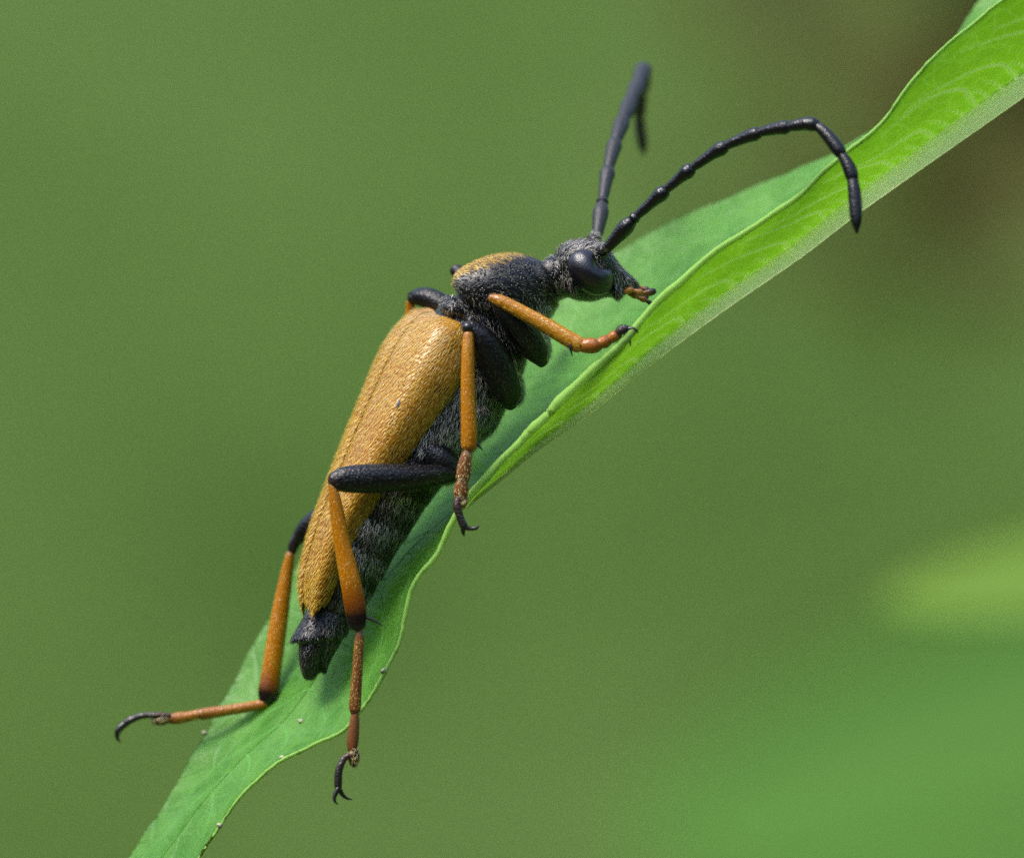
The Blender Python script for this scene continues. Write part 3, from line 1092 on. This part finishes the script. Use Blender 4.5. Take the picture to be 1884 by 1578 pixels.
def elytron(sgn):
    rows, blots = [], []
    nP = 40
    for i, r in enumerate(eq):
        u = i / 119
        hw, H = r[4], r[4] * .52
        ths = np.radians(90 - 52 * smst((u - .90) / .10) ** 1.5)
        thm = np.radians(-24 + 62 * smst((u - .86) / .14) ** 2.2)
        # normalise the rolled section so that it spans the traced outline
        tf = np.radians(np.linspace(-24, 204, 120))
        W_, D_ = sup(tf, hw, H)
        p_ = D_ * math.cos(PHI) - W_ * math.sin(PHI)
        pmin = (lambda a_: a_[1] * math.cos(PHI) - a_[0] * math.sin(PHI))(sup(np.radians(-24.), hw, H))
        pmax = p_.max()
        th = np.linspace(ths, thm, nP)
        Wn, Dn = sup(th, hw, H)
        gap = .012 + .02 * u
        Wn = np.maximum(Wn, gap)
        shoulder = smst(u / .06)
        Dn = Dn - .035 * np.exp(-(Wn / .07) ** 2) - (1 - shoulder) * .25
        Dn = Dn + .05 * np.sin(np.clip((Wn / hw), 0, 1) * 9.0) * smst(u / .2) * .5
        out_ = np.stack([Wn, Dn], 1)
        cen_ = np.array([hw * .45, -.1])
        dirn = out_ - cen_
        inn = (out_ - dirn / np.linalg.norm(dirn, axis=1)[:, None] * .07)[::-1]
        prof = np.vstack([out_, inn])
        Wp, Dp = prof[:, 0] * sgn, prof[:, 1]
        pp = Dp * math.cos(PHI) - Wp * math.sin(PHI)
        yy = YC - (Wp * math.cos(PHI) + Dp * math.sin(PHI))
        s_ = (pmax - pp) / (pmax - pmin)
        px = r[0] + (r[2] - r[0]) * s_
        py = r[1] + (r[3] - r[1]) * s_
        rows.append(PA(np.stack([px, py, yy], 1)))
    v_, f_, al = loft(rows)
    return v_, f_, al


for sgn in (1, -1):
    v_, f_, al = elytron(sgn)
    p_ = pix(v_)
    bl_ = np.exp(-(((p_[:, 0] - 806) / 11) ** 2 + ((p_[:, 1] - 716) / 13) ** 2)) * .92 * (sgn > 0)
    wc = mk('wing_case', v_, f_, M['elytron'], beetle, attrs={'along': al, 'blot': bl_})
    wc['label'] = 'ochre wing case facing the camera' if sgn > 0 else 'ochre wing case mostly hidden on the far flank'
    n80 = 80
    keep = [q_ for q_ in f_ if len(q_) == 4 and all((x % n80) < 40 for x in q_)]
    flow_ = lambda q_: np.tile(np.array([-.62, .1 * 1, -.72]), (len(q_), 1))
    Tk = tris(keep)
    # orientation of the faces: hair must leave on the outer side
    aa_, bb_, cc_ = v_[Tk[:, 0]], v_[Tk[:, 1]], v_[Tk[:, 2]]
    nn_ = np.cross(bb_ - aa_, cc_ - aa_)
    flip = np.mean((nn_ * ((aa_ + bb_ + cc_) / 3 - v_.mean(0))).sum(1)) < 0
    # lying hairs in staggered rows, one per pit
    G_ = v_[:120 * 80].reshape(120, 80, 3)[:, :40]
    Ga, Gb = np.gradient(G_, axis=0), np.gradient(G_, axis=1)
    Gn = np.cross(Ga, Gb)
    Gn /= np.linalg.norm(Gn, axis=2)[..., None] + 1e-9
    if np.mean((Gn * (G_ - v_.mean(0))).sum(2)) < 0:
        Gn = -Gn
    roots_p, roots_n = [], []
    acc = 0.0
    for i in range(118):
        acc += np.linalg.norm(Ga[i, 20])
        if acc < .135:
            continue
        acc = 0.0
        arc_ = np.concatenate([[0], np.cumsum(np.linalg.norm(np.diff(G_[i], axis=0), axis=1))])
        pos = np.arange(.0 + rng.uniform(0, .075), arc_[-1], .075)
        pos = pos + rng.normal(0, .018, len(pos))
        jj = np.clip(np.interp(pos, arc_, np.arange(40)), 0, 38.99)
        ii = np.clip(i + rng.normal(0, .45, len(pos)), 0, 118.9)
        i0, j0 = ii.astype(int), jj.astype(int)
        fa, fb = (ii - i0)[:, None], (jj - j0)[:, None]
        for A_, B_ in ((G_, roots_p), (Gn, roots_n)):
            B_.append(A_[i0, j0] * (1 - fa) * (1 - fb) + A_[i0 + 1, j0] * fa * (1 - fb) + A_[i0, j0 + 1] * (1 - fa) * fb + A_[i0 + 1, j0 + 1] * fa * fb)
    rp, rn = np.vstack(roots_p), np.vstack(roots_n)
    pale = rng.random(len(rp)) < np.clip(.75 - (pix(rp)[:, 1] - 560) / 330, .06, .75)  # more pale hairs towards the shoulder: its sky sheen put into hair colour
    hair('hair', None, None, 0, .24, .022, flow_, .2 if sgn > 0 else .4, M['hair_gold'], wc, curl=.5, jit=.07, roots=(rp[~pale], rn[~pale]))
    hair('hair', None, None, 0, .24, .022, flow_, .2 if sgn > 0 else .42, M['hair_pale'], wc, curl=.5, jit=.09, roots=(rp[pale], rn[pale]))
    hair('hair', v_, Tk, 3000, .16, .012, flow_, .25, M['hair_gold'], wc, curl=.5, jit=.2, flip=flip)
blob('speck', 733, 743, YC - 2.02, 3.5, 10, 4, M['speck'], beetle, ang=-.3)

# eyes ------------------------------------------------------------------------
for sgn in (-1, 1):
    n, m = 40, 26
    dx, dy = .70, .715
    rows = []
    for i in range(1, m):
        th = math.pi * i / m
        rr = []
        for j in range(n):
            ph = 2 * math.pi * j / n
            a_, b_, d_ = math.cos(th) * 49, math.sin(th) * math.cos(ph) * 35, math.sin(th) * math.sin(ph) * .62
            if b_ > 0 and True:
                b_ -= 17 * math.exp(-((a_ - 2) / 17) ** 2) * (b_ / 35) ** 1.2      # the notch beside the antenna
            px = 1086 + a_ * dx + b_ * dy
            py = 501 + a_ * dy - b_ * dx
            rr.append(P(px, py, YC + sgn * .98 + d_))
        rows.append(rr)
    v_, f_, al = loft(rows)
    mk('eye', v_, f_, M['eye'], beetle, attrs={'along': al})

# mouthparts
part('mandible', [(1150, 528, YC - .3, 10, 10), (1166, 532, YC - .25, 8, 9), (1180, 538, YC - .1, 4, 5)], M['claw'], beetle, m=12)
for pts in ([(1150, 537, YC - .45, 5), (1160, 534, YC - .5, 6.5), (1167, 535, YC - .5, 4), (1178, 538, YC - .55, 6.5), (1184, 539, YC - .55, 4), (1195, 538, YC - .55, 7), (1203, 536, YC - .55, 6)],
            [(1158, 540, YC - .2, 4.5), (1168, 544, YC - .25, 6), (1174, 547, YC - .25, 4), (1184, 551, YC - .3, 5.5), (1189, 553, YC - .3, 3.6), (1196, 557, YC - .3, 4.5)],
            [(1162, 528, YC + .35, 5), (1172, 528, YC + .4, 6.5), (1179, 530, YC + .4, 4), (1190, 533, YC + .4, 6)],
            [(1160, 537, YC + .1, 5), (1172, 541, YC + .1, 6), (1178, 543, YC + .1, 4), (1190, 547, YC + .1, 5)]):
    part('palp', pts, M['palp'], beetle, n=10, m=30)

# antennae --------------------------------------------------------------------
near_j = [(1112, 462, 1.2), (1160, 409, .8), (1171, 398, .7), (1224, 351, .3), (1272, 311, -.1), (1334, 270, -.6), (1396, 245, -1.1), (1450, 234, -1.6), (1502, 232, -2.0), (1548, 284, -2.5), (1569, 332, -2.8), (1577, 428, -3.3)]
near_r = [(9, 15.5), (9, 11.5), (10, 14.5), (10, 14.5), (10, 14), (10.5, 13.5), (11, 13.5), (11.5, 13.5), (11.5, 13), (11.5, 12.5), (11.5, 5)]
far_j = [(1098, 440, 3.0), (1107, 380, 3.9), (1109, 368, 4.1), (1119, 312, 5.1), (1132, 262, 6.2), (1146, 222, 7.4), (1160, 188, 8.8), (1174, 156, 10.2), (1184, 130, 11.8), (1182, 165, 13.6), (1176, 215, 14.6), (1184, 284, 15.2)]
far_r = [(9, 15), (9, 12), (11, 14.5), (12, 15), (13, 15.5), (13.5, 16), (14, 17), (15, 17), (13, 14), (11, 12), (10, 5)]
for js, rs, am in ((near_j, near_r, 'antenna'), (far_j, far_r, 'antenna_grey')):
    an = empty('antenna', parent=beetle)
    sp = cr(np.array(js, float), 11 * 20 + 1)
    for i in range(11):
        g_ = lambda f: sp[int(round(i * 20 + 20 * f))]
        r0, r1 = rs[i]
        if i == 0:
            pts = [(*g_(0), r0), (*g_(.35), r0 + 3), (*g_(.75), r1), (*g_(1), r1 * .8)]
        elif i == 10:
            pts = [(*g_(0), r0 * .9), (*g_(.3), r0 + .6), (*g_(.75), r0 - .5), (*g_(1), r1 * .55)]
        else:
            pts = [(*g_(0), r0 * .75), (*g_(.25), r0 * .95), (*g_(.6), r0 * 1.1), (*g_(.85), r1), (*g_(.95), r1 * .9)]
        part('antenna_segment', pts, M[am], an, n=12, m=16)


# legs ------------------------------------------------------------------------
def claw(leg, pts):
    part('claw', pts, M['claw'], leg, n=8, m=12)


def leg_hair(leg, v_, f_, n, length, matname, d, lift=.3, width=.013, below=None):
    dv_ = np.array(d, float)
    hair('hair', v_, f_, n, length, width, lambda q_: np.tile(dv_, (len(q_), 1)), lift, M[matname], leg, jit=.12,
         dens=None if below is None else (lambda p_, n_: (pix(p_)[:, 1] < below) * 1.0))


def dirof(a_, b_):
    d = P(*b_[:3]) - P(*a_[:3])
    return d / np.linalg.norm(d)


# near fore leg
lg = empty('leg', parent=beetle)
pts = [(996, 664, 1.0, 12, 16), (984, 642, .7, 25, 26), (958, 606, .35, 28, 27), (930, 572, .1, 20, 22), (910, 553, 0, 10, 12)]
_, v_, f_ = part('femur', pts, M['femur'], lg)
leg_hair(lg, v_, f_, 500, .12, 'hair_dark', dirof(pts[0], pts[-1]))
pts = [(904, 548, -.1, 8, 9), (925, 556, -.25, 12, 11), (985, 588, -.45, 13.5, 12), (1040, 620, -.6, 15, 13), (1064, 634, -.65, 15.5, 13)]
_, v_, f_ = part('tibia', pts, M['tibia_fore'], lg)
leg_hair(lg, v_, f_, 900, .15, 'hair_gold', dirof(pts[0], pts[-1]), .35, .009)
part('tarsal_segment', [(1064, 634, -.65, 9), (1078, 636, -.66, 14, 13), (1096, 635, -.68, 14, 14), (1103, 631, -.68, 9)], M['tarsus_red'], lg, m=14)
part('tarsal_segment', [(1101, 632, -.68, 9), (1112, 629, -.68, 12, 12), (1122, 624, -.68, 9)], M['tarsus_red'], lg, m=12)
part('tarsal_segment', [(1119, 626, -.68, 8), (1130, 619, -.68, 11, 12), (1138, 616, -.68, 8)], M['tarsus_red'], lg, m=12)
part('tarsal_segment', [(1132, 618, -.72, 5), (1142, 608, -.75, 9), (1150, 606, -.76, 9), (1158, 609, -.76, 6)], M['tarsus_dark'], lg, m=12)
claw(lg, [(1153, 606, -.8, 4), (1164, 604, -.85, 3.2), (1171, 608, -.9, 2), (1174, 613, -.9, .8)])
claw(lg, [(1150, 610, -.7, 4), (1156, 618, -.72, 3.2), (1159, 627, -.76, 2), (1160, 636, -.8, .8)])
part('spur', [(1049, 632, -.8, 3), (1050, 643, -.85, 2.4), (1053, 655, -.85, .6)], M['claw'], lg, n=8, m=8)
# near middle leg
lg = empty('leg', parent=beetle)
pts = [(938, 740, 1.0, 14, 18), (933, 716, .6, 27, 28), (912, 670, .2, 32, 30), (888, 625, -.15, 24, 24), (866, 600, -.3, 12, 14)]
_, v_, f_ = part('femur', pts, M['femur'], lg)
leg_hair(lg, v_, f_, 600, .13, 'hair_dark', dirof(pts[0], pts[-1]))
blob('knee', 861, 603, -.42, 11, 11, 11, M['claw'], lg, jitter=0, n=16, m=10)
pts = [(862, 616, -.45, 10, 10), (861, 650, -.55, 12, 12), (861, 720, -.7, 13.5, 12), (863, 790, -.8, 15, 13), (863, 820, -.8, 15, 13)]
_, v_, f_ = part('tibia', pts, M['tibia_mid'], lg)
leg_hair(lg, v_, f_, 700, .10, 'hair_gold', dirof(pts[0], pts[-1]), .4, .006)
part('spur', [(876, 812, -.8, 3), (883, 822, -.85, 2), (888, 829, -.85, .6)], M['claw'], lg, n=8, m=8)
_, v_, f_ = part('tarsal_segment', [(860, 832, -.8, 9, 9), (856, 850, -.8, 12, 10), (853, 872, -.78, 14, 11), (851, 886, -.77, 11, 10)], M['tarsus_brown'], lg, m=16)
leg_hair(lg, v_, f_, 260, .10, 'hair_pale', (-.05, 0, -1), .5, .010)
_, v_, f_ = part('tarsal_segment', [(851, 884, -.77, 10), (849, 898, -.76, 14, 11), (848, 910, -.75, 13, 11), (847, 918, -.74, 9)], M['tarsus_brown'], lg, m=12)
leg_hair(lg, v_, f_, 220, .10, 'hair_pale', (-.05, 0, -1), .5, .010)
_, v_, f_ = part('tarsal_segment', [(848, 912, -.74, 9), (850, 922, -.7, 12, 11), (851, 928, -.68, 8)], M['tarsus_dark'], lg, m=10)
leg_hair(lg, v_, f_, 350, .13, 'hair_pale', (.1, 0, -1), .5, .014)
part('tarsal_segment', [(843, 916, -.85, 6), (841, 930, -.88, 8), (846, 950, -.9, 7), (853, 967, -.9, 7.5), (854, 971, -.9, 5)], M['tarsus_dark'], lg, m=16)
claw(lg, [(853, 968, -.9, 6), (864, 972, -.92, 4), (876, 971, -.95, 3.5), (881, 966, -.95, 1)])
claw(lg, [(853, 968, -.85, 6), (852, 978, -.82, 4), (854, 986, -.8, 1)])
# near hind leg
lg = empty('leg', parent=beetle)
pts = [(842, 868, 1.0, 15, 16), (800, 874, .5, 20, 20), (740, 878, .0, 25, 24), (680, 880, -.4, 27, 24), (635, 882, -.6, 24, 21), (618, 885, -.7, 19, 16)]
_, v_, f_ = part('femur', pts, M['femur'], lg, n=20, m=34)
leg_hair(lg, v_, f_, 900, .08, 'hair_grey', dirof(pts[0], pts[-1]), .2, .007)
part('trochanter', [(790, 830, 1.0, 26, 26), (815, 848, .9, 26, 26), (838, 866, .9, 18, 20)], M['femur'], lg, m=14)
pts = [(612, 893, -.75, 8, 9), (618, 930, -.8, 12, 11), (630, 1000, -.85, 15.5, 12), (645, 1070, -.9, 19, 13), (655, 1125, -.92, 20, 13), (657, 1148, -.92, 17, 12)]
_, v_, f_ = part('tibia', pts, M['tibia_hind'], lg, n=18, m=34)
leg_hair(lg, v_, f_, 600, .10, 'hair_gold', dirof(pts[0], pts[-1]), .4, .006, below=1080)
part('spur', [(672, 1134, -.95, 3), (688, 1141, -1.0, 2.6), (705, 1151, -1.05, .6)], M['claw'], lg, n=8, m=8)
part('tarsal_segment', [(661, 1160, -.9, 6, 6), (661, 1180, -.9, 9, 8), (657, 1240, -.85, 10, 8), (653, 1300, -.8, 11, 9), (652, 1310, -.8, 8)], M['tarsus_brown'], lg, m=26)
_v, _f, _ = tube([(661, 1180, -.9, 9, 8), (657, 1240, -.85, 10, 8), (653, 1300, -.8, 11, 9)])
leg_hair(lg, _v, _f, 500, .09, 'hair_gold', (-.05, 0, -1), .35, .009)
part('tarsal_segment', [(653, 1312, -.8, 7), (652, 1330, -.8, 9.5, 8), (649, 1362, -.8, 11, 9), (648, 1378, -.8, 9)], M['tarsus_brown'], lg, m=18)
_, v_, f_ = part('tarsal_segment', [(650, 1376, -.8, 8), (651, 1392, -.78, 11, 10), (651, 1404, -.76, 8)], M['tarsus_dark'], lg, m=10)
leg_hair(lg, v_, f_, 300, .12, 'hair_pale', (.3, 0, -1), .4, .013)
part('tarsal_segment', [(648, 1388, -.9, 4.5), (634, 1394, -.92, 6), (624, 1415, -.95, 7), (622, 1440, -.95, 7.5), (623, 1452, -.95, 6)], M['tarsus_dark'], lg, m=18)
claw(lg, [(622, 1450, -1.0, 5), (616, 1463, -1.05, 4), (616, 1473, -1.1, 2.5), (622, 1479, -1.1, .8)])
claw(lg, [(624, 1450, -.9, 5), (630, 1461, -.85, 4), (639, 1468, -.8, 2.5), (648, 1470, -.8, .8)])
# far hind leg
lg = empty('leg', parent=beetle)
part('femur', [(720, 900, 3.4, 16), (640, 930, 4.2, 24), (575, 965, 4.9, 22), (546, 993, 5.1, 12)], M['femur'], lg)
part('knee', [(549, 985, 5.0, 9), (541, 1002, 5.1, 11), (537, 1016, 5.1, 8)], M['claw'], lg, m=8)
pts = [(534, 1020, 5.1, 9, 9), (525, 1070, 5.1, 13, 12), (512, 1150, 5.0, 17, 13), (500, 1230, 4.9, 18, 13), (494, 1270, 4.8, 19.5, 13), (492, 1284, 4.8, 17, 12)]
_, v_, f_ = part('tibia', pts, M['tibia_hind'], lg, n=18, m=34)
leg_hair(lg, v_, f_, 800, .11, 'hair_gold', dirof(pts[0], pts[-1]), .5, .006, below=1235)
part('spur', [(508, 1284, 4.7, 3.2), (512, 1297, 4.7, 2.8), (518, 1312, 4.75, .8)], M['claw'], lg, n=8, m=8)
part('spur', [(503, 1288, 4.9, 3.2), (504, 1300, 4.9, 2.5), (506, 1311, 4.95, .8)], M['claw'], lg, n=8, m=8)
part('tarsal_segment', [(492, 1290, 4.8, 7), (478, 1296, 4.8, 9.5, 9), (420, 1306, 4.8, 10, 9), (375, 1313, 4.8, 11, 9), (366, 1315, 4.8, 8)], M['tarsus_red'], lg, m=26)
_v, _f, _ = tube([(478, 1296, 4.8, 9.5, 9), (420, 1306, 4.8, 10, 9), (325, 1321, 4.8, 11, 9)])
leg_hair(lg, _v, _f, 700, .10, 'hair_gold', (-1, 0, -.3), .4, .010)
part('tarsal_segment', [(366, 1312, 4.8, 8), (350, 1317, 4.8, 9.5, 9), (325, 1321, 4.8, 11, 9), (312, 1322, 4.8, 9)], M['tarsus_red'], lg, m=16)
_, v_, f_ = part('tarsal_segment', [(313, 1320, 4.8, 8), (298, 1324, 4.8, 10, 12), (284, 1326, 4.8, 7)], M['tarsus_dark'], lg, m=10)
leg_hair(lg, v_, f_, 300, .12, 'hair_pale', (-1, 0, -.3), .4, .013)
part('tarsal_segment', [(312, 1316, 4.7, 4.5), (290, 1315, 4.7, 5.5), (262, 1316, 4.75, 6), (238, 1325, 4.8, 7), (228, 1334, 4.8, 6)], M['tarsus_dark'], lg, m=20)
claw(lg, [(228, 1331, 4.7, 6), (217, 1342, 4.65, 5), (215, 1355, 4.65, 3.5), (222, 1366, 4.65, .8)])
claw(lg, [(230, 1332, 4.9, 6), (220, 1342, 4.95, 5), (217, 1352, 5.0, 3), (219, 1360, 5.0, .8)])
# far middle leg
lg = empty('leg', parent=beetle)
pts = [(850, 590, 3.6, 18), (815, 562, 4.0, 20), (785, 548, 4.3, 20), (764, 547, 4.5, 15), (758, 550, 4.5, 11)]
part('femur', pts, M['femur'], lg)
part('tibia', [(755, 556, 4.6, 8), (757, 590, 4.8, 11), (775, 660, 5.1, 13), (800, 740, 5.4, 14)], M['tibia_mid'], lg)
part('tarsal_segment', [(801, 744, 5.4, 9), (815, 775, 5.7, 12, 10), (832, 812, 6.0, 11), (842, 830, 6.1, 6)], M['tarsus_red'], lg)
# far fore leg
lg = empty('leg', parent=beetle)
part('femur', [(930, 600, 3.6, 16), (890, 550, 3.9, 24), (857, 512, 4.15, 19), (838, 497, 4.25, 12)], M['femur'], lg)
part('tibia', [(840, 502, 4.3, 8), (880, 530, 4.8, 13), (960, 570, 5.6, 14), (1000, 590, 6.0, 14)], M['tibia_fore'], lg)
part('tarsal_segment', [(1000, 590, 6.0, 9), (1012, 600, 6.3, 12), (1020, 612, 6.5, 8)], M['tarsus_red'], lg)
